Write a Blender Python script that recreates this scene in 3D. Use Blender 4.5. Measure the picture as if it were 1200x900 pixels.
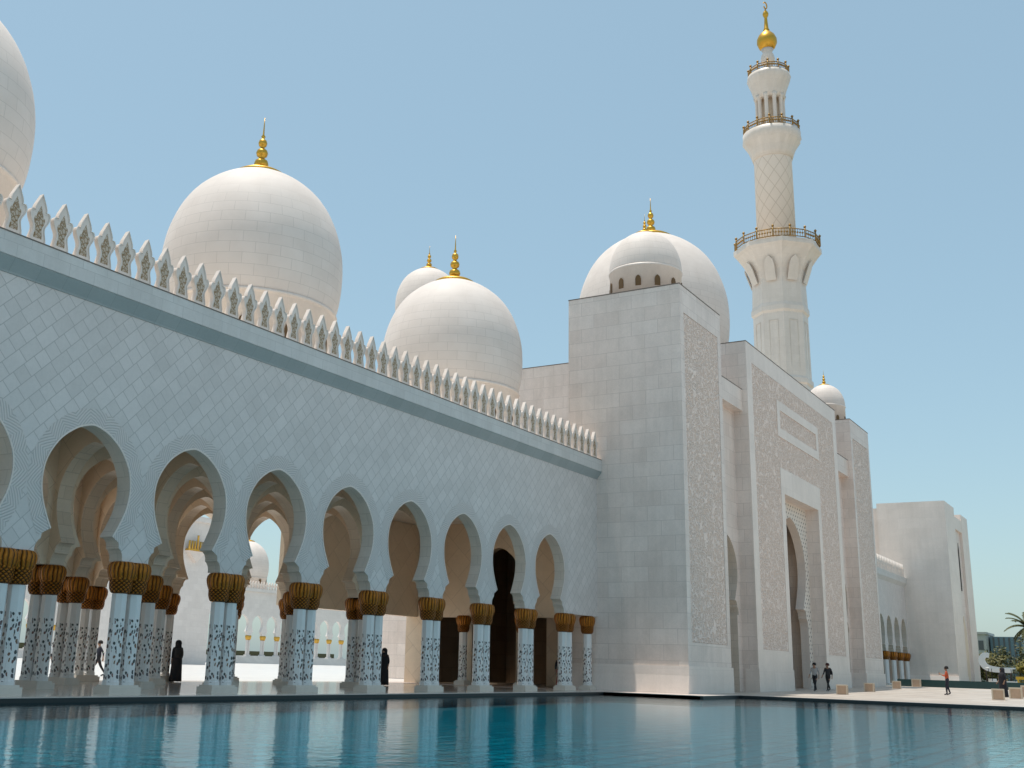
import bpy, bmesh, math, random
from math import radians, sin, cos, pi, atan2, sqrt, hypot
from mathutils import Vector, Matrix
random.seed(7)
for o in list(bpy.data.objects): bpy.data.objects.remove(o)
scene = bpy.context.scene
C = scene.collection

# ------------------------------------------------------------------ camera
EYE = 1.145
FPX, CX, CY = 1310.146, 527.661, 425.021          # focal length and principal point in pixels of a 1200 x 900 frame
YAW, PITCH, ROLL = radians(32.71), radians(15.04), radians(-1.75)
fw = Vector((cos(YAW)*cos(PITCH), sin(YAW)*cos(PITCH), sin(PITCH)))
rt = Vector((sin(YAW), -cos(YAW), 0)); dn = fw.cross(rt)
r2 = rt*cos(ROLL) + dn*sin(ROLL); d2 = -rt*sin(ROLL) + dn*cos(ROLL)
cam = bpy.data.cameras.new('camera'); camo = bpy.data.objects.new('camera', cam); C.objects.link(camo)
M = Matrix((r2, -d2, -fw)).transposed().to_4x4(); M.translation = (0, 0, EYE); camo.matrix_world = M
cam.sensor_fit = 'HORIZONTAL'; cam.sensor_width = 36.0
cam.lens = FPX/1200*36.0
cam.shift_x = (600-CX)/1200; cam.shift_y = -(450-CY)/1200
cam.clip_start = 0.1; cam.clip_end = 6000
scene.camera = camo

# ------------------------------------------------------------------ sky and sun
SUN_DIR = Vector((-0.022, 0.16, 1.0)).normalized()
SUN_EL = math.asin(SUN_DIR.z)
world = bpy.data.worlds.new('World'); scene.world = world; world.use_nodes = True
wn = world.node_tree; bg = wn.nodes['Background']
sky = wn.nodes.new('ShaderNodeTexSky'); sky.sky_type = 'NISHITA'; sky.sun_disc = False
sky.sun_elevation = SUN_EL; sky.sun_rotation = atan2(SUN_DIR.x, SUN_DIR.y)
sky.altitude = 0; sky.air_density = 1.0; sky.dust_density = 1.6; sky.ozone_density = 1.2
tint = wn.nodes.new('ShaderNodeMix'); tint.data_type = 'RGBA'; tint.blend_type = 'MULTIPLY'; tint.inputs[0].default_value = 1.0
tint.inputs[7].default_value = (1.0, 1.03, 0.90, 1)        # desert dust greys the blue a little
wn.links.new(sky.outputs[0], tint.inputs[6]); hz = wn.nodes.new('ShaderNodeMix'); hz.data_type = 'RGBA'; hz.inputs[0].default_value = 0.55; hz.inputs[7].default_value = (1.55, 2.36, 2.82, 1)   # humid milky air
wn.links.new(tint.outputs[2], hz.inputs[6]); wn.links.new(hz.outputs[2], bg.inputs[0]); bg.inputs[1].default_value = 0.15
sun = bpy.data.lights.new('sun', 'SUN'); sun.energy = 2.75; sun.angle = radians(0.5); sun.color = (1.0, 0.94, 0.85)
suno = bpy.data.objects.new('sun', sun); C.objects.link(suno)
suno.rotation_euler = (-SUN_DIR).to_track_quat('-Z', 'Y').to_euler()
vs = scene.view_settings; vs.view_transform = 'Standard'; vs.look = 'None'; vs.exposure = 0.46; vs.gamma = 1.0
cy = scene.cycles
cy.use_denoising = True
cy.max_bounces = 10; cy.diffuse_bounces = 8; cy.glossy_bounces = 4; cy.transparent_max_bounces = 12
cy.caustics_reflective = False; cy.caustics_refractive = False

# ------------------------------------------------------------------ node helpers
class NT:
    def __init__(s, name):
        s.m = bpy.data.materials.new(name); s.m.use_nodes = True; s.t = s.m.node_tree
        s.b = s.t.nodes['Principled BSDF']; s.out = s.t.nodes['Material Output']
    def n(s, typ, **kw):
        x = s.t.nodes.new('ShaderNode'+typ)
        for k, v in kw.items(): setattr(x, k, v)
        return x
    def set(s, sock, v):
        if hasattr(v, 'links') or isinstance(v, bpy.types.NodeSocket): s.t.links.new(v, sock)
        else: sock.default_value = v
    def math(s, op, a, b=0.0, c=None):
        x = s.n('Math', operation=op); s.set(x.inputs[0], a); s.set(x.inputs[1], b)
        if c is not None: s.set(x.inputs[2], c)
        return x.outputs[0]
    def mix(s, f, a, b, blend='MIX'):
        x = s.n('Mix', data_type='RGBA', blend_type=blend)
        s.set(x.inputs[0], f); s.set(x.inputs[6], a if not isinstance(a, tuple) else (*a, 1)); s.set(x.inputs[7], b if not isinstance(b, tuple) else (*b, 1))
        return x.outputs[2]
    def mixf(s, f, a, b):
        x = s.n('Mix', data_type='FLOAT'); s.set(x.inputs[0], f); s.set(x.inputs[2], a); s.set(x.inputs[3], b); return x.outputs[0]
    def sep(s, v):
        x = s.n('SeparateXYZ'); s.set(x.inputs[0], v); return x.outputs
    def comb(s, a, b, c=0.0):
        x = s.n('CombineXYZ'); s.set(x.inputs[0], a); s.set(x.inputs[1], b); s.set(x.inputs[2], c); return x.outputs[0]
    def noise(s, vec, scale, detail=3.0, rough=0.5, dist=0.0):
        x = s.n('TexNoise'); s.set(x.inputs['Vector'], vec); x.inputs['Scale'].default_value = scale
        x.inputs['Detail'].default_value = detail; x.inputs['Roughness'].default_value = rough; x.inputs['Distortion'].default_value = dist
        return x.outputs
    def voro(s, vec, scale, rnd=1.0, feature='F1', dim='3D'):
        x = s.n('TexVoronoi', feature=feature, voronoi_dimensions=dim); s.set(x.inputs['Vector'], vec)
        x.inputs['Scale'].default_value = scale; x.inputs['Randomness'].default_value = rnd; return x.outputs
    def brick(s, vec, bw, rh, mortar, off=0.5, freq=2, sq=1.0, sqf=2):
        x = s.n('TexBrick', offset=off, offset_frequency=freq, squash=sq, squash_frequency=sqf)
        s.set(x.inputs['Vector'], vec); x.inputs['Scale'].default_value = 1.0
        x.inputs['Color1'].default_value = (0, 0, 0, 1); x.inputs['Color2'].default_value = (1, 1, 1, 1); x.inputs['Mortar'].default_value = (.5, .5, .5, 1)
        x.inputs['Mortar Size'].default_value = mortar; x.inputs['Mortar Smooth'].default_value = 0.1
        x.inputs['Brick Width'].default_value = bw; x.inputs['Row Height'].default_value = rh
        return x.outputs[0], x.outputs[1]
    def rough(s, v, lo, hi, tlo=0.0, thi=1.0):
        x = s.n('MapRange'); s.set(x.inputs[0], v); x.inputs[1].default_value = lo; x.inputs[2].default_value = hi
        x.inputs[3].default_value = tlo; x.inputs[4].default_value = thi; return x.outputs[0]
    def ramp(s, f, pts):
        x = s.n('ValToRGB'); s.set(x.inputs[0], f); e = x.color_ramp.elements
        while len(e) < len(pts): e.new(0.5)
        for i, (p, c) in enumerate(pts): e[i].position = p; e[i].color = (*c, 1)
        return x.outputs[0]
    def bump(s, h, strength=0.3, dist=0.02):
        x = s.n('Bump'); s.set(x.inputs['Height'], h); x.inputs['Strength'].default_value = strength; x.inputs['Distance'].default_value = dist
        s.t.links.new(x.outputs[0], s.b.inputs['Normal']); return x
    def wallco(s):
        g = s.n('NewGeometry'); P = s.sep(g.outputs['Position']); N = s.sep(g.outputs['True Normal'])
        ax = s.math('GREATER_THAN', s.math('ABSOLUTE', N[0]), 0.7); az = s.math('GREATER_THAN', s.math('ABSOLUTE', N[2]), 0.75)
        return s.mixf(ax, P[0], P[1]), s.mixf(az, P[2], P[1]), g.outputs['Position']
    def obj(s): return s.n('TexCoord').outputs['Object']
    def fin(s, col, rough=0.5, metal=0.0, spec=0.5):
        s.set(s.b.inputs['Base Color'], col if not isinstance(col, tuple) else (*col, 1)); s.set(s.b.inputs['Roughness'], rough)
        s.set(s.b.inputs['Metallic'], metal); s.b.inputs['Specular IOR Level'].default_value = spec
        return s.m
def plain(name, col, rough=0.6, metal=0.0, var=0.12, scale=3.0):
    t = NT(name); n = t.noise(t.obj(), scale, 4)[0]
    c = t.mix(n, tuple(x*(1-var) for x in col), tuple(min(1, x*(1+var)) for x in col))
    return t.fin(c, rough, metal)

def mat_marble(name, A, B, bw, rh, mortar=0.012, rot=0.0, rough=0.42, joint=0.72, sq=1.0, off=0.5, vein=0.06, streak=0.0, jcol=None):
    t = NT(name); u, v, P = t.wallco()
    if rot:
        c, s_ = cos(rot), sin(rot)
        u, v = t.math('ADD', t.math('MULTIPLY', u, c), t.math('MULTIPLY', v, s_)), t.math('SUBTRACT', t.math('MULTIPLY', v, c), t.math('MULTIPLY', u, s_))
    bc, bf = t.brick(t.comb(u, v), bw, rh, mortar, off=off, sq=sq)
    col = t.mix(bc, A, B)
    n1 = t.noise(P, 0.6, 5, 0.6, 0.6)[0]; n2 = t.noise(P, 7.0, 5, 0.6, 1.5)[0]
    col = t.mix(1.0, col, t.ramp(n1, [(0.3, (1-vein*1.6,)*3), (0.7, (1, 1, 1))]), 'MULTIPLY')
    col = t.mix(1.0, col, t.ramp(n2, [(0.32, (1-vein,)*3), (0.62, (1, 1, 1))]), 'MULTIPLY')
    if streak:
        w = t.noise(t.comb(t.math('MULTIPLY', u, 2.2), t.math('MULTIPLY', v, 0.12)), 1.0, 4, 0.6)[0]
        col = t.mix(1.0, col, t.ramp(w, [(0.38, (1-streak, 1-streak*1.05, 1-streak*1.2)), (0.6, (1, 1, 1))]), 'MULTIPLY')
    col = t.mix(bf, col, jcol or tuple(x*joint for x in A))
    t.bump(t.math('MULTIPLY', bf, -1.0), 0.35, 0.012)
    return t.fin(col, rough, 0, 0.4)

M_FRONT = mat_marble('white marble basket tiles', (.665, .615, .585), (.725, .67, .64), 0.68, 0.42, 0.012, radians(45), sq=0.62, joint=.70)
M_BLOCK = mat_marble('white marble ashlar', (.79, .68, .615), (.86, .755, .69), 1.55, 0.80, 0.014, vein=.085, streak=.06, joint=.74)
M_PLAIN = mat_marble('plain white marble', (.82, .72, .65), (.86, .76, .69), 2.4, 1.2, 0.008, joint=.85, streak=.04)
M_CORN = mat_marble('white marble cornice', (.64, .62, .595), (.69, .67, .645), 0.9, 3.0, 0.01, joint=.8, streak=.05)
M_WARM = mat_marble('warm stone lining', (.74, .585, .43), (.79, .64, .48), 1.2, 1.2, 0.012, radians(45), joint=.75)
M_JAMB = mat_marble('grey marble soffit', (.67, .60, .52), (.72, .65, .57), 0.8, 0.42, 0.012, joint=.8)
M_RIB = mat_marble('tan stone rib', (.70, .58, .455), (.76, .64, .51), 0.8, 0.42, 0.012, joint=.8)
M_SOFFSHADE = mat_marble('shade darkened cornice underside', (.36, .395, .395), (.40, .43, .43), 0.9, 3.0, 0.01, joint=.8)  # cornice marble with the underside shade put into its colour
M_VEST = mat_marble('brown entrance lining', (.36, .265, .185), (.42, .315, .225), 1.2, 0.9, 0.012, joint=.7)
M_ROOF = mat_marble('pale roof paving', (.72, .65, .56), (.76, .69, .60), 1.2, 1.2, 0.02)
M_FAR = mat_marble('sunlit white marble', (.70, .66, .63), (.75, .71, .68), 1.4, .8, 0.012, joint=.86)

def mat_dome():
    t = NT('dome marble courses'); p = t.sep(t.obj())
    ang = t.math('ARCTAN2', p[1], p[0]); rad = t.math('SQRT', t.math('ADD', t.math('MULTIPLY', p[0], p[0]), t.math('MULTIPLY', p[1], p[1])))
    bc, bf = t.brick(t.comb(t.math('MULTIPLY', ang, 3.6), p[2]), 0.95, 0.46, 0.010)
    n = t.noise(t.obj(), 0.8, 5, .6, .5)[0]
    col = t.mix(bc, (.755, .67, .615), (.785, .70, .645)); col = t.mix(1.0, col, t.ramp(n, [(.3, (.92, .91, .90)), (.7, (1, 1, 1))]), 'MULTIPLY')
    top = t.rough(p[2], 1.6, 2.9)
    col = t.mix(t.math('MULTIPLY', bf, t.math('SUBTRACT', 0.42, t.math('MULTIPLY', top, 0.34))), col, (.42, .37, .33))
    t.bump(t.math('MULTIPLY', bf, -1.0), 0.2, 0.01)
    return t.fin(col, 0.62, 0, .25)
M_DOME = mat_dome()

def mat_carved():
    t = NT('carved floral relief'); u, v, P = t.wallco()
    uv = t.comb(u, v); w = t.noise(uv, 1.1, 2, .5)
    uvw = t.n('VectorMath', operation='ADD'); t.set(uvw.inputs[0], uv)
    sc = t.n('VectorMath', operation='SCALE'); t.set(sc.inputs[0], w[1]); sc.inputs['Scale'].default_value = 0.75; t.set(uvw.inputs[1], sc.outputs[0])
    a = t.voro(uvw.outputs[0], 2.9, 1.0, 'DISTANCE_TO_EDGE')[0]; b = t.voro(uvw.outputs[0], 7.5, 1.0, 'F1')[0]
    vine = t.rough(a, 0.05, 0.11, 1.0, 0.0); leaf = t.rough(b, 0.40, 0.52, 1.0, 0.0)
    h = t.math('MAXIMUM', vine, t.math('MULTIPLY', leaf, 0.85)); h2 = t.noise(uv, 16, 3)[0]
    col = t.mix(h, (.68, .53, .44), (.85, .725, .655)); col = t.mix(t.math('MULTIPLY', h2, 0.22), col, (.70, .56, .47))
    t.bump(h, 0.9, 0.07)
    return t.fin(col, .6, 0, .3)
M_CARVE = mat_carved()

def mat_lattice():
    t = NT('pierced marble lattice'); u, v, P = t.wallco()
    q = t.comb(t.math('ADD', u, v), t.math('SUBTRACT', v, u))
    d = t.voro(q, 1.75, 0.0, 'F1', '2D')[0]
    col = t.mix(t.rough(d, 0.15, 0.19), (.06, .05, .045), (.70, .65, .59))
    t.bump(t.rough(d, 0.15, 0.22), .6, .05); return t.fin(col, .55)
M_LATT = mat_lattice()

def mat_gold(name='gold leaf metal', base=(.72, .40, .055), pat=False):
    t = NT(name); co = t.obj(); p = t.sep(co)
    n = t.noise(co, 9, 4)[0]
    col = t.mix(n, tuple(x*.7 for x in base), tuple(min(1, x*1.15) for x in base))
    if pat:   # palm crown: pineapple scales low down, long drooping leaves above
        ang = t.math('ARCTAN2', p[1], p[0])
        a = t.math('MULTIPLY', ang, 14/(2*pi)*pi); b = t.math('MULTIPLY', p[2], 26.0)
        sc = t.math('MULTIPLY', t.math('ABSOLUTE', t.math('SINE', t.math('ADD', a, b))), t.math('ABSOLUTE', t.math('SINE', t.math('SUBTRACT', a, b))))
        lf = t.math('ABSOLUTE', t.math('SINE', t.math('ADD', t.math('MULTIPLY', ang, 9.0), t.math('MULTIPLY', t.noise(co, 5, 2)[0], 2.0))))
        up = t.rough(p[2], 3.20, 3.34)
        h = t.mixf(up, sc, lf)
        col = t.mix(t.rough(h, 0.05, 0.6), (.045, .018, .004), col)  # shade in the grooves between scales and leaves painted into the colour
        t.bump(h, 1.0, 0.06)
        return t.fin(col, .45, .55)
    t.bump(n, .15, .02)
    return t.fin(col, .38, .85)
M_GOLD = mat_gold(); M_CAP = mat_gold('gilded palm capital', (.47, .165, .012), True)
M_GOLDFAR = plain('distant gilding', (.62, .36, .06), .45, .5)

def mat_shaft():
    t = NT('inlaid marble shaft'); uvn = t.n('TexCoord').outputs['UV']; q = t.sep(uvn)   # u: facet index + position, v: height in metres
    fu = t.math('FRACT', q[0]); k = t.math('FLOOR', q[0])
    rnd = t.math('FRACT', t.math('MULTIPLY', t.math('SINE', t.math('MULTIPLY', k, 12.9898)), 43758.5))
    sway = t.math('MULTIPLY', t.math('SINE', t.math('ADD', t.math('MULTIPLY', q[1], 7.0), t.math('MULTIPLY', rnd, 6.28))), 0.13)
    x = t.math('SUBTRACT', t.math('SUBTRACT', fu, 0.5), sway)
    cell = t.comb(t.math('ADD', t.math('MULTIPLY', x, .185), t.math('MULTIPLY', k, 3.37)), t.math('MULTIPLY', q[1], 0.8))
    vo = t.voro(cell, 7.5, 0.85, 'F1', '2D'); d = vo[0]; cc = t.sep(vo[1])
    inside = t.math('LESS_THAN', t.math('ABSOLUTE', x), 0.40)
    size = t.math('ADD', 0.215, t.math('MULTIPLY', cc[0], 0.19))
    leaf = t.math('LESS_THAN', t.math('ADD', d, t.math('MULTIPLY', t.math('SUBTRACT', t.noise(cell, 30, 2)[0], .5), .25)), size)
    stem = t.math('LESS_THAN', t.math('ABSOLUTE', x), 0.03)
    hi = t.math('LESS_THAN', q[1], t.math('ADD', 1.75, t.math('MULTIPLY', rnd, 0.45))); lo = t.math('GREATER_THAN', q[1], .08)
    m = t.math('MULTIPLY', t.math('MULTIPLY', t.math('MAXIMUM', t.math('MULTIPLY', leaf, inside), t.math('MULTIPLY', stem, .22)), hi), lo)
    ink = t.ramp(cc[1], [(0.0, (.03, .04, .035)), (.45, (.05, .055, .07)), (.75, (.13, .05, .04)), (1.0, (.20, .12, .05))])
    n = t.noise(t.obj(), 4, 4)[0]
    base = t.mix(n, (.70, .69, .675), (.77, .76, .745))
    return t.fin(t.mix(m, base, ink), .3)
M_SHAFT = mat_shaft()
M_BASE = plain('cream marble base', (.66, .61, .54), .4)

def mat_floor(name, A, B, size, rough, streak=0.0):
    t = NT(name); g = t.n('NewGeometry'); P = t.sep(g.outputs['Position'])
    bc, bf = t.brick(t.comb(P[0], P[1]), size, size, .012, off=0.0)
    n = t.noise(g.outputs['Position'], .5, 5)[0]; n2 = t.noise(g.outputs['Position'], 6, 5)[0]
    col = t.mix(bc, A, B); col = t.mix(1.0, col, t.ramp(n, [(.3, (.88,)*3), (.7, (1, 1, 1))]), 'MULTIPLY'); col = t.mix(1.0, col, t.ramp(n2, [(.3, (.93,)*3), (.7, (1, 1, 1))]), 'MULTIPLY')
    if streak:
        s1 = t.noise(t.comb(t.math('MULTIPLY', P[0], 0.35), t.math('MULTIPLY', P[1], .02)), 1.0, 3)[0]
        col = t.mix(1.0, col, t.ramp(s1, [(.42, (1-streak, 1-streak, 1-streak)), (.58, (1, 1, 1))]), 'MULTIPLY')
    col = t.mix(bf, col, tuple(x*.75 for x in A))
    return t.fin(col, t.math('ADD', rough, t.math('MULTIPLY', n2, .06)), 0, .5)
M_WALK = mat_floor('polished beige marble floor', (.66, .56, .47), (.71, .61, .52), 1.2, .08)
M_COURT = mat_floor('white court marble', (.76, .72, .68), (.80, .76, .72), 1.5, .3)
M_PLAZA = mat_floor('plaza paving', (.50, .42, .35), (.62, .55, .48), 1.4, .45, .16)
M_SAND = mat_floor('sandy ground', (.48, .40, .31), (.52, .43, .34), 3.0, .9)
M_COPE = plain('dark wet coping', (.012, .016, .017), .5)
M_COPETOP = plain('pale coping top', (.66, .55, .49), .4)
M_DARK = plain('dark interior', (.03, .022, .018), .8)
M_LINE = plain('dark roof flashing', (.16, .13, .11), .6)

def mat_water():
    t = NT('pool water'); t.t.nodes.remove(t.b)
    g = t.n('NewGeometry'); P = t.sep(g.outputs['Position'])
    co = t.comb(t.math('MULTIPLY', P[0], 1.0), t.math('MULTIPLY', P[1], 1.0))
    n1 = t.noise(co, 2.2, 3, .55, .3)[0]; n2 = t.noise(co, 13.0, 2, .5)[0]
    h = t.math('ADD', t.math('MULTIPLY', n1, 1.0), t.math('MULTIPLY', n2, 0.22))
    bp = t.n('Bump'); t.set(bp.inputs['Height'], h); bp.inputs['Strength'].default_value = .27; bp.inputs['Distance'].default_value = .03
    fr = t.n('Fresnel'); fr.inputs[0].default_value = 1.33; t.t.links.new(bp.outputs[0], fr.inputs[1])
    gl = t.n('BsdfGlossy'); gl.inputs['Roughness'].default_value = .006; gl.inputs[0].default_value = (.93, .96, .97, 1); t.t.links.new(bp.outputs[0], gl.inputs['Normal'])
    tr = t.n('BsdfTransparent'); tr.inputs[0].default_value = (.20, .78, .86, 1)
    mx = t.n('MixShader'); t.set(mx.inputs[0], t.math('MULTIPLY', fr.outputs[0], .84)); t.t.links.new(tr.outputs[0], mx.inputs[1]); t.t.links.new(gl.outputs[0], mx.inputs[2])
    t.t.links.new(mx.outputs[0], t.out.inputs[0]); return t.m
M_WATER = mat_water()
def mat_basin():
    t = NT('blue pool mosaic'); g = t.n('NewGeometry'); P = t.sep(g.outputs['Position'])
    bc, bf = t.brick(t.comb(P[0], P[1]), .62, .62, .05, off=0)
    col = t.mix(bc, (.004, .19, .25), (.010, .31, .37)); col = t.mix(bf, col, (.001, .06, .09))
    return t.fin(col, .4)
M_BASIN = mat_basin()

# ------------------------------------------------------------------ object helpers
def thing(name, label, cat, loc=(0, 0, 0), group=None):
    o = bpy.data.objects.new(name, None); C.objects.link(o); o.location = loc
    o.empty_display_size = .2; o['label'] = label; o['category'] = cat
    if group: o['group'] = group
    return o
def tag(o, label, cat, group=None):
    o['label'] = label; o['category'] = cat
    if group: o['group'] = group
    return o
def origin(o):
    v = Vector((0, 0, 0))
    while o is not None: v += o.location; o = o.parent
    return v
class MB:
    def __init__(s): s.v = []; s.f = []; s.mi = []; s.uv = {}; s.sm = []
    def face(s, pts, m=0, uv=None, smooth=False):
        b = len(s.v); s.v += [tuple(p) for p in pts]; s.f.append(tuple(range(b, b+len(pts)))); s.mi.append(m); s.sm.append(smooth)
        if uv: s.uv[len(s.f)-1] = uv
    def box(s, x0, x1, y0, y1, z0, z1, m=0):
        b = len(s.v)
        s.v += [(x, y, z) for z in (z0, z1) for y in (y0, y1) for x in (x0, x1)]
        for q in ((0, 2, 3, 1), (4, 5, 7, 6), (0, 1, 5, 4), (2, 6, 7, 3), (0, 4, 6, 2), (1, 3, 7, 5)):
            s.f.append(tuple(b+i for i in q)); s.mi.append(m); s.sm.append(False)
    def lathe(s, prof, seg=24, c=(0, 0, 0), m=0, rmod=None, smooth=True, flat_uv=False):
        b = len(s.v); n = len(prof)
        for i, (r, z) in enumerate(prof):
            for k in range(seg):
                a = 2*pi*(k+.5)/seg; rr = r*(rmod(a, i) if rmod else 1)
                s.v.append((c[0]+rr*cos(a), c[1]+rr*sin(a), c[2]+z))
        for i in range(n-1):
            for k in range(seg):
                k2 = (k+1) % seg
                s.f.append((b+i*seg+k, b+i*seg+k2, b+(i+1)*seg+k2, b+(i+1)*seg+k)); s.mi.append(m); s.sm.append(smooth)
                if flat_uv: s.uv[len(s.f)-1] = [(k+.001, prof[i][1]), (k+.999, prof[i][1]), (k+.999, prof[i+1][1]), (k+.001, prof[i+1][1])]
        s.f.append(tuple(b+k for k in range(seg))[::-1]); s.mi.append(m); s.sm.append(False)
        s.f.append(tuple(b+(n-1)*seg+k for k in range(seg))); s.mi.append(m); s.sm.append(False)
    def prism(s, pts, axis, t0, t1, m=0, mside=None, mback=None):
        """pts: 2-D outline (a, z). axis 'X': a runs along X and thickness along Y; axis 'Y': the other way round."""
        P = (lambda a, t, z: (a, t, z)) if axis == 'X' else (lambda a, t, z: (t, a, z))
        ar = sum(pts[i][0]*pts[(i+1) % len(pts)][1]-pts[(i+1) % len(pts)][0]*pts[i][1] for i in range(len(pts)))
        if ar < 0: pts = pts[::-1]
        fr = [P(a, t0, z) for a, z in pts]; bk = [P(a, t1, z) for a, z in pts]
        flip = (axis == 'Y')
        s.face(fr if not flip else fr[::-1], m); s.face(bk[::-1] if not flip else bk, m if mback is None else mback)
        for i in range(len(pts)):
            j = (i+1) % len(pts); q = [fr[j], fr[i], bk[i], bk[j]]
            s.face(q if not flip else q[::-1], m if mside is None else mside)
    def tube(s, p, q, r, m=0, seg=6, r2=None):
        p, q = Vector(p), Vector(q); d = (q-p).normalized(); a = d.orthogonal().normalized(); b_ = d.cross(a); r2 = r if r2 is None else r2
        b = len(s.v)
        for (c, rr) in ((p, r), (q, r2)):
            for k in range(seg): s.v.append(tuple(c+a*rr*cos(2*pi*k/seg)+b_*rr*sin(2*pi*k/seg)))
        for k in range(seg):
            k2 = (k+1) % seg; s.f.append((b+k, b+k2, b+seg+k2, b+seg+k)); s.mi.append(m); s.sm.append(True)
        s.f.append(tuple(b+k for k in range(seg))[::-1]); s.mi.append(m); s.sm.append(False)
        s.f.append(tuple(b+seg+k for k in range(seg))); s.mi.append(m); s.sm.append(False)
    def mesh(s, name, mats, off=Vector((0, 0, 0))):
        me = bpy.data.meshes.new(name); me.from_pydata([(x-off.x, y-off.y, z-off.z) for x, y, z in s.v], [], s.f)
        for m in (mats if isinstance(mats, (list, tuple)) else [mats]): me.materials.append(m)
        me.polygons.foreach_set('material_index', s.mi); me.polygons.foreach_set('use_smooth', s.sm)
        if s.uv:
            ul = me.uv_layers.new(name='UVMap')
            for fi, uvs in s.uv.items():
                for li, uv in zip(me.polygons[fi].loop_indices, uvs): ul.data[li].uv = uv
        me.update(); return me
    def build(s, name, mats, parent=None, world=True, loc=None):
        """vertices given in world coordinates when world is True; otherwise local to the parent (plus loc)."""
        off = Vector((0, 0, 0))
        if parent is not None and world: off = origin(parent)
        l = Vector(loc) if loc is not None else Vector((0, 0, 0))
        if world: off = off + l if parent is not None else l
        o = bpy.data.objects.new(name, s.mesh(name, mats, off)); C.objects.link(o)
        o.location = l
        if parent is not None: o.parent = parent
        return o
def structure(name, mb, mats):
    o = mb.build(name, mats); o['kind'] = 'structure'; return o
def copy_tree(o, parent=None, loc=None):
    c = o.copy(); C.objects.link(c)
    if parent is not None: c.parent = parent
    if loc is not None: c.location = loc
    for ch in list(o.children): copy_tree(ch, c)
    return c
def bx(*a):
    m = MB(); m.box(*a); return m

# ------------------------------------------------------------------ main dimensions
W = 26.404; X0 = 19.485; S = 4.153; SPR = 3.779        # front column row, first column, bay width, springing height
XT, YT, ZT = 56.19, 21.152, 21.87                         # corner of the near tower
XE_ = 55.7; ROWS = [W, W+3.8, W+7.6, W+11.4]; KS = list(range(-3, 9))
WF, WB = W-0.2, W+0.35
CZ = 12.258                                               # top of the cornice

# ------------------------------------------------------------------ setting: ground, pools, paving
structure('ground', bx(-3000, 6000, -3000, 6000, -1.6, -1.2), M_SAND)
XP = 58.6
structure('pool_floor', bx(-60, XP, -.5, 24.6, -1.1, -.50), M_BASIN)
structure('unseen_bounce_terrace', bx(-120, XP, -160, -.5, -1.1, .001), M_COURT)  # unseen paving behind the camera, added to bounce light onto the facades
w = MB(); w.face([(-60, -.52, -.125), (XP-.02, -.52, -.125), (XP-.02, 19.43, -.125), (53.12, 19.43, -.125), (53.12, 24.58, -.125), (-60, 24.58, -.125)]); structure('pool_water', w, M_WATER)
m = MB(); m.box(-60, 53.1, 24.6, 39.2, -1.1, 0); structure('arcade_floor', m, M_WALK)
m = MB(); m.box(53.1, XP, 19.45, 39.2, -1.1, .002); structure('tower_footpath', m, M_COPETOP)
# dark coping and pale lip along the pool edge
m = MB()
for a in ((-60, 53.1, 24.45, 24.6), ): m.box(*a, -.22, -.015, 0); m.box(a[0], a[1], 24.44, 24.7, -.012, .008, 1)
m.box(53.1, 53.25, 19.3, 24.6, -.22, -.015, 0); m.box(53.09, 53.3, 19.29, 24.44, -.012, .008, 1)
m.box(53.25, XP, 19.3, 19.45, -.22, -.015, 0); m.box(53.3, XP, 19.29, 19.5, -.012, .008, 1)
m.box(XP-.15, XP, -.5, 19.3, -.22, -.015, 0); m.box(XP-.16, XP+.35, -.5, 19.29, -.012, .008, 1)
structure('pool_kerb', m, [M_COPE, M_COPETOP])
m = MB(); m.box(-60, 53.1, 24.52, 24.598, -.52, -.222); m.box(53.12, 53.2, 19.38, 24.52, -.52, -.222); m.box(53.2, XP-.12, 19.38, 19.447, -.52, -.222); m.box(XP-.12, XP-.004, -.5, 19.38, -.52, -.222)
structure('pool_side', m, M_BASIN)
# plaza: rises slightly away from the pool
m = MB()
PX = [XP, 64, 80, 92, 104]; PZ = [0, .01, .14, .27, .40]
for i in range(4):
    m.face([(PX[i], -80, PZ[i]), (PX[i+1], -80, PZ[i+1]), (PX[i+1], 24, PZ[i+1]), (PX[i], 24, PZ[i])])
m.face([(XP, -80, 0), (XP, -80, -1.2), (104, -80, -1.2), (104, -80, .4)]); m.face([(104, -80, -1.2), (104, 24, -1.2), (104, 24, .4), (104, -80, .4)])
structure('plaza', m, M_PLAZA)
structure('court_floor', bx(-60, 260, 39.2, 148.4, -1.1, -.02), M_COURT)
st = MB()
for i in range(6): st.box(40, 262, 148.4+i*.28, 148.4+(i+1)*.28, -1.1, -.02+(i+1)*.236)
st.box(40, 262, 150.08, 170, -1.1, 1.4); structure('court_terrace', st, M_COURT)
structure('side_pool_floor', bx(104.2, 170, -80, 24, -1.1, -.6), M_BASIN)
w = MB(); w.face([(104.2, -80, .12), (170, -80, .12), (170, 24, .12), (104.2, 24, .12)]); structure('side_pool_water', w, M_WATER)
structure('side_path', bx(101, 170, 24, 40, -1.1, .4), M_WALK)
structure('lawn', bx(170, 420, -120, 120, -1.1, .3), plain('dry lawn', (.10, .12, .04), .9))

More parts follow.
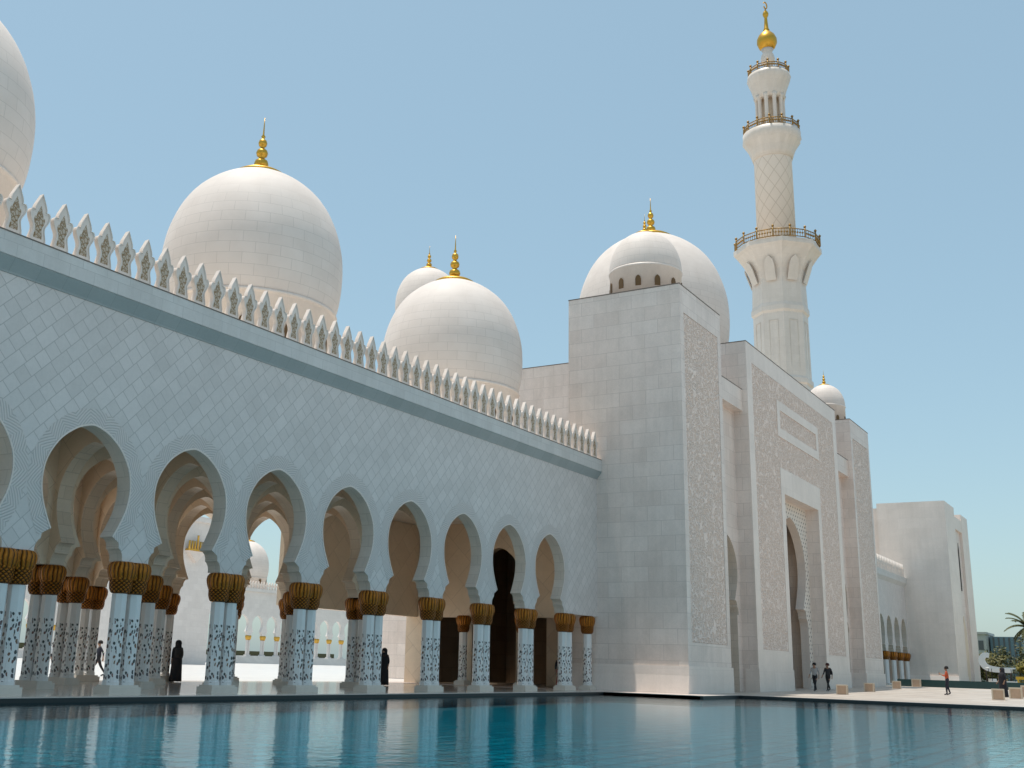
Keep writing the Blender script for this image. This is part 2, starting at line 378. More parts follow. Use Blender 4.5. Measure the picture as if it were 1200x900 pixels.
# ------------------------------------------------------------------ arches
def catmull(p, n=6):
    out = []
    q = [p[0]]+p+[p[-1]]
    for i in range(1, len(q)-2):
        for k in range(n):
            t = k/n; a, b, c, d = [Vector(x) for x in q[i-1:i+3]]
            out.append(tuple(0.5*((2*b)+(c-a)*t+(2*a-5*b+4*c-d)*t*t+(3*b-a-3*c+d)*t**3)))
    out.append(p[-1]); return out
HORSE = catmull([(1.09, 4.46), (1.30, 4.84), (1.50, 5.33), (1.57, 5.86), (1.47, 6.42), (1.10, 7.00), (.60, 7.385), (.22, 7.535)], 5)+[(.10, 7.565), (0, 7.575)]
CORB = [(1.56, SPR), (1.56, 3.88), (1.53, 3.99), (1.46, 4.10), (1.40, 4.13), (1.385, 4.15), (1.385, 4.24), (1.34, 4.35), (1.25, 4.43)]
ARCH = CORB+HORSE
def arch_pts(c, sx=1.0, z0=None, sz=1.0):
    f = lambda z: z if z0 is None else z0+(z-SPR)*sz
    L = [(c-x*sx, f(z)) for x, z in ARCH]; R = [(c+x*sx, f(z)) for x, z in ARCH[:-1]][::-1]
    return L+R
def arcade_outline(a0, a1, centres, top, sx=1.0, spr=SPR, z0=None, sz=1.0):
    pts = [(a0, spr)]
    for c in centres: pts += arch_pts(c, sx, z0, sz)
    return pts+[(a1, spr), (a1, top), (a0, top)]
def mat_chevron():
    t = NT('carved palm leaf border'); q = t.sep(t.n('TexCoord').outputs['UV'])       # u along the arch in metres, v across the border 0..1
    a = t.math('ABSOLUTE', t.math('SUBTRACT', t.math('FRACT', t.math('MULTIPLY', q[0], 1.15)), .5))
    s_ = t.math('FRACT', t.math('MULTIPLY', t.math('ADD', q[1], t.math('MULTIPLY', a, 1.6)), 4.6))
    line = t.rough(t.math('ABSOLUTE', t.math('SUBTRACT', s_, .5)), .10, .24, 1, 0)
    n = t.noise(t.obj(), 2.0, 3)[0]
    col = t.mix(n, (.635, .58, .55), (.68, .625, .59)); col = t.mix(t.math('MULTIPLY', line, .5), col, (.34, .31, .29))
    t.bump(line, -.7 if False else .6, .02); return t.fin(col, .5)
M_CHEV = mat_chevron()
def arch_border(mb, c, y, w0, w1, m, steps_uv=True, proud=.0, taper=True):
    """a curved band that follows the horseshoe on the wall face y, between offsets w0 and w1 from the opening."""
    H = [(-x, z) for x, z in HORSE]+[(x, z) for x, z in HORSE[:-1]][::-1]
    nrm = []
    for i in range(len(H)):
        a, b = H[max(i-1, 0)], H[min(i+1, len(H)-1)]; d = Vector((b[0]-a[0], b[1]-a[1])).normalized(); nrm.append((-d.y, d.x))
    mid = len(H)//2; nrm[mid] = (0, 1)
    L = 0
    for i in range(len(H)-1):
        dl = hypot(H[i+1][0]-H[i][0], H[i+1][1]-H[i][1])
        q = []
        for k, wd in ((i, w0), (i+1, w0), (i+1, w1), (i, w1)):
            q.append((c+H[k][0]+nrm[k][0]*wd, y-proud, H[k][1]+nrm[k][1]*wd))
        mb.face([q[0], q[3], q[2], q[1]][::-1], m, [(L+dl, 0), (L+dl, 1), (L, 1), (L, 0)])
        L += dl

# ------------------------------------------------------------------ the pool arcade
ga = thing('pool_arcade', 'long white marble arcade of horseshoe arches on gilded columns beside the pool', 'arcade', (30, W, 0))
XA = X0+KS[0]*S-1.0
cent = [X0+(k+.5)*S for k in KS[:-1]]
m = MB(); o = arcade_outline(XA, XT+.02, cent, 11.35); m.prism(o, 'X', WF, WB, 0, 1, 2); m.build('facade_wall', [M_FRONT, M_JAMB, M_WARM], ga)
for c in cent:
    m = MB(); arch_border(m, c, WF, 0.004, 0.05, 0, proud=.018); m.build('arch_rim', [M_PLAIN], ga)
for c in cent:
    m = MB(); arch_border(m, c, WF, 0.055, 0.50, 0, proud=.006)
    m.build('carved_border', [M_CHEV], ga)
for j, y in enumerate(ROWS[1:]):
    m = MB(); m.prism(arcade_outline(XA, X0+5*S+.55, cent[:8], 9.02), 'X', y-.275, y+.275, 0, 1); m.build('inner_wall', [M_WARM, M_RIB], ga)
for k in KS[:9]:
    x = X0+k*S; m = MB()
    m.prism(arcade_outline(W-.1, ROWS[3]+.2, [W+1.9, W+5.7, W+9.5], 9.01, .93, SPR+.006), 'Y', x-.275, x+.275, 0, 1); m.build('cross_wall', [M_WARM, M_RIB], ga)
bx(XA, XT-.01, WB+.01, ROWS[3]+.9, 9.03, 11.9).build('roof', [M_ROOF], ga)
# cornice with a sloping underside
m = MB(); m.prism([(W-.5, CZ), (W+.6, CZ), (W+.6, 11.62), (W-.5, 11.62)], 'Y', XA, XT-.004); m.build('cornice', M_CORN, ga)
m = MB(); m.prism([(W-.47, 11.618), (WF+.005, 11.618), (WF+.005, 11.21), (WF-.03, 11.21), (WF-.05, 11.26), (W-.47, 11.59)], 'Y', XA, XT-.004); m.build('cornice_underside', M_SOFFSHADE, ga)
m = MB(); m.box(XA, XT-.006, W-.515, W-.3, CZ, CZ+.035); m.build('cornice_flashing', M_LINE, ga)
# merlons
MER = catmull([(.255, 0), (.265, .10), (.225, .26), (.195, .40), (.22, .52), (.30, .66), (.345, .80), (.335, .90), (.285, .965), (.205, .955)], 3)+[(.205, 1.03), (.17, 1.14), (0, 1.48)]
def mat_filigree():
    t = NT('inlaid filigree panel'); co = t.obj(); v = t.voro(co, 9, 1, 'DISTANCE_TO_EDGE')[0]; n = t.noise(co, 14, 3)[0]
    h = t.rough(v, .05, .14); col = t.mix(h, (.32, .20, .10), (.56, .45, .35)); col = t.mix(t.rough(n, .55, .62), col, (.28, .17, .06)); t.bump(h, .6, .02); return t.fin(col, .5)
M_FILI = mat_filigree()
def merlon_mesh():
    out = [(x*.99, z) for x, z in MER]; out = out+[(-x, z) for x, z in out[:-1]][::-1]
    mb = MB(); n = len(out); d = .085
    def sc(f, dz): return [(x*f, .05+(z-.05)*f+dz if z > .05 else z+.05*(1-f)) for x, z in out]
    inn = [(x*.84, .06+z*.915) for x, z in out]
    rim = [(x*.90, .04+z*.95) for x, z in out]
    for i in range(n):
        j = (i+1) % n
        mb.face([(out[j][0], -d, out[j][1]), (out[i][0], -d, out[i][1]), (out[i][0], d, out[i][1]), (out[j][0], d, out[j][1])])
        mb.face([(out[i][0], -d, out[i][1]), (out[j][0], -d, out[j][1]), (rim[j][0], -d-.006, rim[j][1]), (rim[i][0], -d-.006, rim[i][1])])
        mb.face([(rim[i][0], -d-.006, rim[i][1]), (rim[j][0], -d-.006, rim[j][1]), (inn[j][0], -d+.035, inn[j][1]), (inn[i][0], -d+.035, inn[i][1])])
    mb.face([(x, -d+.035, z) for x, z in inn]); mb.face([(x, d, z) for x, z in out][::-1])
    return mb
def inlay_mesh():
    mb = MB(); out = [(x*.52, .14+z*.66) for x, z in MER]; out = out+[(-x, z) for x, z in out[:-1]][::-1]
    fr = [(x, -.055, z) for x, z in out]; bk = [(x, -.045, z) for x, z in out]; mb.face(fr)
    for i in range(len(out)): j = (i+1) % len(out); mb.face([fr[j], fr[i], bk[i], bk[j]])
    return mb
m = MB(); m.box(XA, XT-.01, W-.42, W-.16, CZ+.002, CZ+.05); m.build('merlon_kerb', M_PLAIN, ga)
mer0 = merlon_mesh().build('merlon', M_PLAIN, ga, world=False); mer0.location = Vector((17.895, W-.29, CZ+.05))-ga.location
inlay_mesh().build('inlay', M_FILI, mer0, world=False)
mers = []
for i in range(-13, 48):
    x = 17.895+i*.8025
    if x > 55.9 or i == 0: continue
    copy_tree(mer0, None, Vector((x, W-.29, CZ+.05))-ga.location)

# column pair: two inlaid octagonal shafts under palm capitals on a stepped plinth
def shaft_mb():
    mb = MB(); mb.lathe([(.262, 0), (.262, .10), (.238, .12), (.232, 2.60)], 8, smooth=False, flat_uv=True); return mb
def cap_mb():
    prof = [(.235, 2.86), (.275, 2.885), (.315, 2.97), (.335, 3.07), (.33, 3.17), (.335, 3.25), (.375, 3.34), (.408, 3.46), (.42, 3.57), (.40, 3.67), (.35, 3.745), (.28, 3.778)]
    mb = MB(); mb.lathe(prof, 32, rmod=lambda a, i: 1+(.045*abs(sin(a*8)) if 4 <= i <= 9 else .02*abs(sin(a*7+i*1.5)))); return mb
def pair(parent, loc, axis):
    c = bpy.data.objects.new('column_pair', None); C.objects.link(c); c.parent = parent; c.location = loc; c.empty_display_size = .2
    m = MB()
    dx, dy = (.60, .33) if axis == 'X' else (.33, .60)
    m.box(-dx, dx, -dy, dy, 0, .19); m.box(-dx+.055, dx-.055, -dy+.055, dy-.055, .19, .245)
    p = m.build('plinth', M_BASE, c, world=False)
    for s in (-1, 1):
        l = Vector((s*.285, 0, 0)) if axis == 'X' else Vector((0, s*.285, 0))
        a = shaft_mb().build('shaft', M_SHAFT, c, world=False, loc=l+Vector((0, 0, .245)))
        b = cap_mb().build('capital', M_CAP, c, world=False, loc=l)
    return c
px = pair(ga, Vector((X0, W, 0))-ga.location, 'X'); py = pair(ga, Vector((X0, ROWS[1], 0))-ga.location, 'Y')
for j, y in enumerate(ROWS):
    for k in KS:
        if k == 0 and j in (0, 1) or k > 5 and j > 0: continue
        copy_tree(px if j in (0, 3) else py, None, Vector((X0+k*S, y, 0))-ga.location)
# single pilaster against the tower
hp = bpy.data.objects.new('wall_column', None); C.objects.link(hp); hp.parent = ga; hp.location = Vector((55.33, W, 0))-ga.location
m = MB(); m.box(-.36, .36, -.33, .33, 0, .19); m.box(-.30, .30, -.27, .27, .19, .245); m.build('plinth', M_BASE, hp, world=False)
for ch in px.children:
    if ch.name.startswith('shaft') and ch.location.x > 0 or ch.name.startswith('capital') and ch.location.x > 0:
        c = ch.copy(); C.objects.link(c); c.parent = hp; c.location = (0, 0, .245 if ch.name.startswith('shaft') else 0)
for yy in (30.25, 34.02):
    copy_tree(hp, None, Vector((55.2, yy, 0))-ga.location)
m = MB(); m.prism([(X0+6*S-.6, 3.7), (XE_-.01, 3.7), (XE_-.01, 9.015), (X0+6*S-.6, 9.015)], 'X', ROWS[3]-.27, ROWS[3]+.27); m.build('inner_wall', [M_WARM, M_RIB], ga)
# end wall of the gallery with one arched and two flat openings
m = MB(); XE = 55.7
eo = [(27.9, 0), (28.3, 0), (28.3, 3.7), (30.05, 3.7), (30.05, 0), (30.45, 0), (30.45, SPR)]+arch_pts(32.1, .88)+[(33.75, SPR), (33.75, 0), (34.3, 0), (34.3, 3.7), (36.4, 3.7), (36.4, 0), (38.3, 0), (38.3, 9.02), (27.9, 9.02)]
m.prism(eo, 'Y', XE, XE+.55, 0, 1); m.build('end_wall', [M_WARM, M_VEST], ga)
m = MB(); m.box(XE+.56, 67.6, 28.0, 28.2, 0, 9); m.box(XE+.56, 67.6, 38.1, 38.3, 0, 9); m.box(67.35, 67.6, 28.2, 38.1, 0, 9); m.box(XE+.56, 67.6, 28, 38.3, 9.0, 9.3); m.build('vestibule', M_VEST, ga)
m = MB(); m.box(60, 60.3, 28.2, 31.0, 0, 9); m.prism([(31.0, 0), (31.25, 0), (31.25, 5.4), (31.7, 6.6), (32.6, 6.6), (33.05, 5.4), (33.05, 0), (33.3, 0), (33.3, 9), (31.0, 9)], 'Y', 60, 60.3); m.build('inner_partition', M_WARM, ga)

# ------------------------------------------------------------------ finials and domes
def finial(parent, z, R, h, plate=True):
    fo = MB(); s = h/3.4
    if plate: fo.lathe([(R*1.0, -.16*R), (R*.97, -.05*R), (R*.8, .05*R), (R*.45, .16*R), (.22*s, .24*R)], 32)
    z0 = .16*R
    prof = [(.20, 0), (.16, .10), (.34, .22), (.42, .42), (.36, .62), (.20, .74), (.15, .82), (.30, .94), (.345, 1.12), (.29, 1.28), (.15, 1.40), (.11, 1.48), (.22, 1.58), (.26, 1.75), (.21, 1.92), (.10, 2.0), (.07, 2.10), (.13, 2.16), (.05, 2.3), (.03, 2.9), (.012, 3.4)]
    fo.lathe([(r*s, z0+q*s) for r, q in prof], 20)
    return fo.build('finial', M_GOLD, parent, world=False, loc=(0, 0, z))
DPROF = [(.94, -.47), (.97, -.36), (.992, -.2), (1, 0), (.985, .22), (.935, .44), (.85, .655), (.735, .835), (.60, .97), (.45, 1.075), (.30, 1.145), (.15, 1.185), (0.004, 1.20)]
DP2 = catmull(DPROF, 4)
def arch_window(w, h, d=.05):
    pts = [(-w, 0), (w, 0), (w, h*.62), (w*.75, h*.84), (0, h), (-w*.75, h*.84), (-w, h*.62)]
    mb = MB(); mb.prism(pts, 'X', -d, d); return mb
M_GRILL = plain('bronze window grille', (.16, .085, .03), .5, .3)
def dome(label, loc, zbase, zmid, R, fin, group=None, windows=12, drumr=.935, straight=False, plate=True, drumwin_z=None):
    d = thing('roof_dome', label, 'dome', (loc[0], loc[1], zbase), group)
    zm = zmid-zbase
    prof = DP2 if not straight else [(1, -.02)]+[p for p in DP2 if p[1] >= 0]
    m = MB(); m.lathe([(r*R, z*R) for r, z in prof], 64); m.build('shell', M_DOME, d, world=False, loc=(0, 0, zm))
    zd = zm+(-.47*R if not straight else -.02*R)
    m = MB(); rr = drumr*R
    m.lathe([(rr, 0), (rr, zd-.18), (rr*1.02, zd-.16), (rr*1.035, zd-.08), (rr*1.02, zd)], 64); m.build('drum', M_PLAIN, d, world=False)
    wz = drumwin_z if drumwin_z is not None else zd*.35
    w0 = None
    for i in range(windows):
        a = 2*pi*(i+.37)/windows
        wm = arch_window(R*.075, R*.30)
        o_ = (w0.copy() if w0 else wm.build('drum_window', M_GRILL, d, world=False))
        if w0: C.objects.link(o_); o_.parent = d
        w0 = w0 or o_
        o_.location = ((rr+.0)*cos(a), (rr+.0)*sin(a), wz); o_.rotation_euler = (0, 0, a+pi/2)
    finial(d, zm+1.19*R, R*.30 if plate else R*.2, fin)
    return d
dome('large white roof dome cut off by the left edge of the photo', (17.6, 32.0), 11.9, 17.17, 3.87, 2.6)
dome('large white gold-tipped dome above the left half of the merlon row', (33.8, 32.0), 11.9, 17.17, 3.87, 2.6)
dome('large white gold-tipped dome above the middle of the merlon row', (50.0, 32.0), 11.9, 17.17, 3.87, 2.6)
dome('small white dome peeping out behind the left shoulder of a larger dome', (71.4, 48.2), 21.55, 29.0, 2.62, 1.9, windows=0)
dome('widest dome, rising behind the near carved tower and its small dome', (79.0, 32.0), 21.55, 27.55, 5.88, 3.1, windows=16)
SDX = (59.5, 24.5)
dome('small dome with arched windows on top of the near carved tower', SDX, ZT, 24.05, 2.15, 1.15, windows=12, drumr=.985, straight=True, drumwin_z=.75)
dome('small dome with arched windows on top of the far carved tower', (98.3, 23.85), ZT, 23.85, 1.66, 1.3, windows=10, drumr=.985, straight=True, drumwin_z=.45)

# ------------------------------------------------------------------ entrance front
def carved_sheet(parent, rects, name='carved_panel', y=YT, d=.035):
    m = MB()
    for x0, x1, z0, z1 in rects: m.box(x0, x1, y-d, y+.05, z0, z1)
    return m.build(name, M_CARVE, parent)
def tower(x0, x1, label):
    t = thing('carved_tower', label, 'tower', ((x0+x1)/2, 24.5, 0), 'carved entrance towers')
    xa, xb = x0+.55, x1-.55; za, zb = 2.55, 20.35
    m = MB(); m.box(x0, x1, YT+.06, 27.96, 0, ZT)
    # front face frame around the recessed carving
    m.box(x0, xa, YT, YT+.06, 0, ZT); m.box(xb, x1, YT, YT+.06, 0, ZT); m.box(xa, xb, YT, YT+.06, 0, za); m.box(xa, xb, YT, YT+.06, zb, ZT)
    m.build('wall', M_BLOCK, t)
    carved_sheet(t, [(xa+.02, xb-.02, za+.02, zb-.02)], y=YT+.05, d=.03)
    m = MB(); m.prism([(x0-.46, -.3), (x1+.05, -.3), (x1+.05, .90), (x0-.20, .90)], 'X', YT-.10, 28.0); m.build('plinth', M_PLAIN, t)
    m = MB(); m.prism([(x0-.195, .904), (x1+.04, .904), (x1+.04, 1.36), (x0-.14, 1.36)], 'X', YT-.09, 27.995); m.build('plinth_course', M_PLAIN, t)
    m = MB(); m.box(x0-.015, x1+.015, YT-.015, 27.98, ZT, ZT+.06); m.build('roof_flashing', M_LINE, t)
    return t
TW = 6.63; XR0 = 95.05
t1 = tower(XT, XT+TW, 'near carved marble tower joining the arcade to the entrance front')
t2 = tower(XR0, XR0+TW, 'far carved marble tower on the right of the entrance front')
PXL, PXR, PZT = 67.7, 90.05, 21.55
po = thing('entrance_portal', 'carved marble entrance front with a tall framed archway', 'gateway', (79, YT, 0))
DX0, DX1, DZ = 74.9, 83.35, 12.75
m = MB()   # left and right masses, top mass, back block
m.box(PXL, DX0, YT+.06, 30, 0, PZT); m.box(DX1, PXR, YT+.06, 30, 0, PZT); m.box(DX0, DX1, YT+.06, 30, DZ, PZT); m.box(PXL, PXR, 30.002, 50, 0, PZT)
m.build('body', M_BLOCK, po)
FX0, FX1, FZ = 74.1, 84.1, 14.45
m = MB()   # plain marble margins on the front plane
e = YT+.06
m.box(PXL, PXL+1.05, YT, e, 0, PZT); m.box(PXR-1.05, PXR, YT, e, 0, PZT); m.box(PXL+1.05, PXR-1.05, YT, e, 20.35, PZT)
m.box(PXL+1.05, FX0, YT, e, 0, 2.5); m.box(FX1, PXR-1.05, YT, e, 0, 2.5)
m.box(FX0, DX0, YT, e, 0, FZ); m.box(DX1, FX1, YT, e, 0, FZ); m.box(DX0, DX1, YT, e, DZ, FZ)
m.build('front_margin', M_PLAIN, po)
UX0, UX1, UZ0, UZ1 = 73.9, 84.3, 16.55, 19.05
m = MB(); b = .62
m.box(UX0, UX1, YT-.03, e, UZ1-b, UZ1); m.box(UX0, UX1, YT-.03, e, UZ0, UZ0+b); m.box(UX0, UX0+b, YT-.03, e, UZ0+b, UZ1-b); m.box(UX1-b, UX1, YT-.03, e, UZ0+b, UZ1-b)
m.build('panel_frame', M_PLAIN, po)
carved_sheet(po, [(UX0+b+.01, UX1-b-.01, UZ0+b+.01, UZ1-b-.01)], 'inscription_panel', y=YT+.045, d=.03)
ya = YT+.035
m = MB()
for r in ((PXL+1.06, FX0-.01, 2.51, 20.34), (FX1+.01, PXR-1.06, 2.51, 20.34), (FX0-.01, FX1+.01, FZ+.01, UZ0-.01), (FX0-.01, FX1+.01, UZ1+.01, 20.34), (FX0-.01, UX0-.005, UZ0-.01, UZ1+.01), (UX1+.005, FX1+.01, UZ0-.01, UZ1+.01)):
    if r[1]-r[0] > .02: m.box(r[0], r[1], YT+.015, YT+.05, r[2], r[3])
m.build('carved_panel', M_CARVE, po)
for x0, x1 in ((PXL, DX0), (DX1, PXR)):
    m = MB(); m.box(x0-.05, x1+.05, YT-.05, YT+.8, -.3, .90); m.build('plinth', M_PLAIN, po); m = MB(); m.box(x0-.04, x1+.04, YT-.04, YT+.8, .905, 1.36); m.build('plinth_course', M_PLAIN, po)
m = MB(); m.box(PXL-.015, PXR+.015, YT-.015, 50.02, PZT, PZT+.06); m.build('roof_flashing', M_LINE, po)
# lattice screen with horseshoe archway, set back in the frame
BIG = 2.45
ls = [(DX0, 0), (79.1-3.35, 0), (79.1-3.35, 4.2)]+arch_pts(79.1, 2.14, 4.2, 1.98)+[(79.1+3.35, 4.2), (79.1+3.35, 0), (DX1, 0), (DX1, DZ+.2), (DX0, DZ+.2)]
m = MB(); m.prism(ls, 'X', YT+.92, YT+1.5, 0, 1); m.build('lattice_screen', [M_LATT, M_PLAIN], po)
ls = [(DX0, 0), (79.1-3.0, 0), (79.1-3.0, 3.9)]+arch_pts(79.1, 1.92, 3.9, 1.85)+[(79.1+3.0, 3.9), (79.1+3.0, 0), (DX1, 0), (DX1, DZ+.2), (DX0, DZ+.2)]
m = MB(); m.prism(ls, 'X', YT+2.4, YT+3.0, 0, 1); m.build('inner_arch', [M_WARM, M_WARM], po)
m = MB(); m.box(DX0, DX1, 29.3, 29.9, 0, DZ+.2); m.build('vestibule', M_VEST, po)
m = MB(); m.box(76.6, 79.05, 29.2, 29.28, 0, 4.6); m.box(79.15, 81.6, 29.2, 29.28, 0, 4.6); m.build('door', M_DARK, po)
# recessed bays either side of the portal
YR = YT+.95
def recess(x0, x1, label, c):
    r = thing('recessed_bay', label, 'facade', (c, YR, 0), 'recessed bays of the entrance front')
    pts = [(x0, 0), (c-1.72, 0), (c-1.72, 4.45)]+arch_pts(c, 1.27, 4.45, 1.24)+[(c+1.72, 4.45), (c+1.72, 0), (x1, 0), (x1, 17.0), (x0, 17.0)]
    m = MB(); m.prism(pts, 'X', YR, YR+.7, 0, 1); m.build('wall', [M_BLOCK, M_JAMB], r)
    m = MB(); m.box(x0, x1, YT+.35, 27.9, 17.0, 18.38); m.build('lintel', M_BLOCK, r)
    m = MB(); m.box(x0, x1, YT+.34, 27.9, 18.381, 18.44); m.build('roof_flashing', M_LINE, r)
    m = MB(); m.box(x0+.05, x1-.05, YR+3.0, YR+3.2, 0, 17); m.build('back_wall', M_WARM, r)
    return r
recess(XT+TW, PXL, 'recessed bay with a dark arch between near tower and portal', 65.3)
recess(PXR, XR0, 'recessed bay between the portal and the far carved tower', 92.55)

# ------------------------------------------------------------------ minaret
MX, MY = 142.0, 39.55
mi = thing('minaret', 'tall slender white minaret with gilded railings and a golden ball', 'minaret', (MX, MY, 0))
def octa(prof): 
    m = MB(); m.lathe(prof, 8, (MX, MY, 0), smooth=False); return m
M_MIN = mat_marble('minaret marble', (.76, .68, .605), (.80, .72, .645), 1.6, 1.1, .02, streak=.04, joint=.88)
octa([(4.4, 0), (4.4, 30), (3.62, 31), (3.55, 36.8), (3.75, 37.0), (3.75, 37.6), (3.55, 37.9), (3.5, 46.4), (3.72, 46.7), (3.72, 47.3), (3.55, 47.8), (3.45, 50.6)]).build('base_shaft', M_MIN, mi)
for k in range(8):
    a = 2*pi*k/8; r = 3.28
    m = MB()
    m.prism([(-.60, 39), (-.54, 39), (-.54, 45.3), (.54, 45.3), (.54, 39), (.60, 39), (.60, 45.38), (-.60, 45.38)], 'X', -.01, .06)
    o_ = m.build('slit_panel', M_JAMB, mi, world=False); o_.location = (r*cos(a), r*sin(a), 0); o_.rotation_euler = (0, 0, a+pi/2)
octa([(3.45, 50.6), (3.5, 51.2), (3.8, 52.3), (4.45, 53.6), (5.2, 54.7), (5.72, 55.3), (5.72, 55.9), (5.5, 55.95)]).build('balcony', M_MIN, mi)
for k in range(8):
    a = 2*pi*k/8
    m = arch_window(.66, 3.3, .06); o_ = m.build('balcony_niche', M_MIN, mi, world=False)
    o_.location = (3.45*cos(a), 3.45*sin(a), 50.7); o_.rotation_euler = (radians(0), 0, a+pi/2)
    o_.rotation_euler = (Matrix.Rotation(a+pi/2, 3, 'Z') @ Matrix.Rotation(radians(19), 3, 'X')).to_euler()
def railing(R, z, h, n, name='railing', seg=8):
    m = MB()
    for k in range(n):
        a = 2*pi*(k+.5)/n; b = 2*pi*(k+1.5)/n; A = (MX+R*cos(a), MY+R*sin(a)); B = (MX+R*cos(b), MY+R*sin(b))
        m.tube((*A, z), (*A, z+h*1.25), .10); m.lathe([(.16, 0), (.2, .12), (.05, .3)], 6, (A[0], A[1], z+h*1.2))
        for q in (.08, .95): m.tube((*A, z+h*q), (*B, z+h*q), .07)
        for i in range(1, 6):
            f = i/6; p = (A[0]+(B[0]-A[0])*f, A[1]+(B[1]-A[1])*f); m.tube((*p, z+h*.08), (*p, z+h*.95), .035, seg=4)
            m.lathe([(.03, 0), (.17, .15), (.03, .3)], 6, (p[0], p[1], z+h*.4))
    return m.build(name, M_RAIL, mi)
M_RAIL = plain('bronze gilt railing', (.34, .20, .06), .45, .6)
railing(5.5, 55.95, 1.15, 16)
def mat_diamond():
    t = NT('diamond banded marble'); p = t.sep(t.obj()); ang = t.math('ARCTAN2', p[1], p[0])
    a = t.math('MULTIPLY', ang, 10/(2*pi)); b = t.math('MULTIPLY', p[2], .42)
    f1 = t.math('ABSOLUTE', t.math('SUBTRACT', t.math('FRACT', t.math('ADD', a, b)), .5)); f2 = t.math('ABSOLUTE', t.math('SUBTRACT', t.math('FRACT', t.math('SUBTRACT', a, b)), .5))
    l = t.rough(t.math('MINIMUM', f1, f2), .02, .045, 1, 0); n = t.noise(t.obj(), .8, 4)[0]
    col = t.mix(l, t.mix(n, (.74, .65, .565), (.79, .70, .615)), (.60, .51, .43)); t.bump(l, .4, .05); return t.fin(col, .5)
M_DIAM = mat_diamond()
m = MB(); m.lathe([(2.55, 55.9), (2.5, 69.4), (2.62, 69.7), (2.7, 70.0)], 48, (MX, MY, 0)); m.build('middle_shaft', M_DIAM, mi)
def fl(rm): 
    return lambda a, i: 1+rm*abs(sin(a*8))*(1 if 1 <= i <= 4 else 0)
m = MB(); m.lathe([(2.6, 69.0), (2.72, 69.8), (3.0, 70.6), (3.4, 71.3), (3.72, 71.8), (3.86, 72.3), (3.86, 72.9), (3.7, 72.95)], 64, (MX, MY, 0), rmod=fl(.06)); m.build('balcony', M_MIN, mi)
railing(3.72, 72.95, 1.0, 14)
m = MB(); m.lathe([(1.25, 72.9), (1.25, 79.2)], 24, (MX, MY, 0)); m.build('lantern_core', M_WARM, mi)
c0 = None
for k in range(10):
    a = 2*pi*k/10; m = MB(); m.lathe([(.36, 72.9), (.30, 73.3), (.27, 77.6), (.36, 78.2), (.5, 78.6)], 10, (MX+1.72*cos(a), MY+1.72*sin(a), 0)); m.build('lantern_column', M_MIN, mi)
m = MB(); m.lathe([(1.95, 78.1), (2.05, 78.8), (2.3, 79.8), (2.62, 80.7), (2.86, 81.4), (2.86, 81.9), (2.7, 81.95)], 48, (MX, MY, 0), rmod=fl(.05)); m.build('crown_balcony', M_MIN, mi)
railing(2.72, 81.95, .95, 12)
m = MB(); m.lathe([(1.1, 81.9), (.95, 82.6), (.8, 83.2), (.62, 83.6), (.9, 84.1), (.98, 84.7), (.85, 85.3), (.6, 85.7), (.85, 86.2)], 32, (MX, MY, 0)); m.build('neck', M_MIN, mi)
m = MB(); m.lathe([(.75, 86.15), (1.1, 86.5), (1.38, 87.2), (1.36, 87.8), (1.1, 88.4), (.7, 88.85), (.4, 89.1), (.45, 89.3), (.32, 89.6), (.24, 90.6), (.2, 91.3), (.36, 91.6), (.42, 91.9), (.32, 92.2), (.12, 92.5), (.06, 92.8)], 32, (MX, MY, 0))
for k in range(18):
    a0, a1 = radians(-60+300*k/18)-pi/2*0, radians(-60+300*(k+1)/18)
    m.tube((MX+.42*sin(a0)*.9, MY-.42*sin(a0)*.3, 93.3+.5*cos(a0)*-1), (MX+.42*sin(a1)*.9, MY-.42*sin(a1)*.3, 93.3-.5*cos(a1)), .09)
m.build('gilded_ball', M_GOLD, mi)

# ------------------------------------------------------------------ far right: second arcade and end pavilion
XS = XR0+TW
sa = thing('side_arcade', 'shaded arcade beyond the far tower with a continuous gilt band', 'arcade', (120, W, 0))
n = 10; bw = (140.0-XS-.3)/n
cs = [XS+(i+.5)*bw for i in range(n)]
m = MB(); m.prism(arcade_outline(XS-.02, 140.02, cs, 11.35, .88), 'X', WF, WB, 0, 1); m.build('facade_wall', [M_FRONT, M_JAMB], sa)
m = MB(); m.prism([(W-.5, CZ), (W+.6, CZ), (W+.6, 11.36), (WF+.005, 11.36), (WF+.005, 11.21), (W-.47, 11.585), (W-.5, 11.62)], 'Y', XS, 139.99); m.build('cornice', M_CORN, sa)
m = MB(); m.box(XS, 139.99, W+2.6, W+3.0, 0, 11.3); m.build('back_wall', M_WARM, sa)
bx(XS, 139.99, W+.61, W+3.0, 11.4, 12.0).build('roof', M_ROOF, sa)
m = MB(); m.lathe([(.22, 0), (.22, 2.95)], 8, (-.27, 0, 0), 0, smooth=False); m.lathe([(.22, 0), (.22, 2.95)], 8, (.27, 0, 0), 0, smooth=False); m.box(-.6, .6, -.33, .33, 0, .2, 0)
sp = m.build('column_pair', M_SHAFT, sa, world=False); sp.location = Vector((XS+bw, W, .3))-sa.location
for i in range(2, n+1):
    c = sp.copy(); C.objects.link(c); c.location = Vector((XS+i*bw-(.45 if i == n else 0), W, .3))-sa.location
m = MB(); m.lathe([(.24, 2.9), (.36, 3.2), (.42, 3.5), (.42, 3.66), (.33, 3.77)], 16, (-.27, 0, 0)); m.lathe([(.24, 2.9), (.36, 3.2), (.42, 3.5), (.42, 3.66), (.33, 3.77)], 16, (.27, 0, 0))
for i in range(1, n+1):
    if i == 1: sc0 = m.build('capital', M_CAP, sa, world=False); c = sc0
    else: c = sc0.copy(); C.objects.link(c)
    c.location = Vector((XS+i*bw-(.45 if i == n else 0), W, 0))-sa.location
far_mer = None
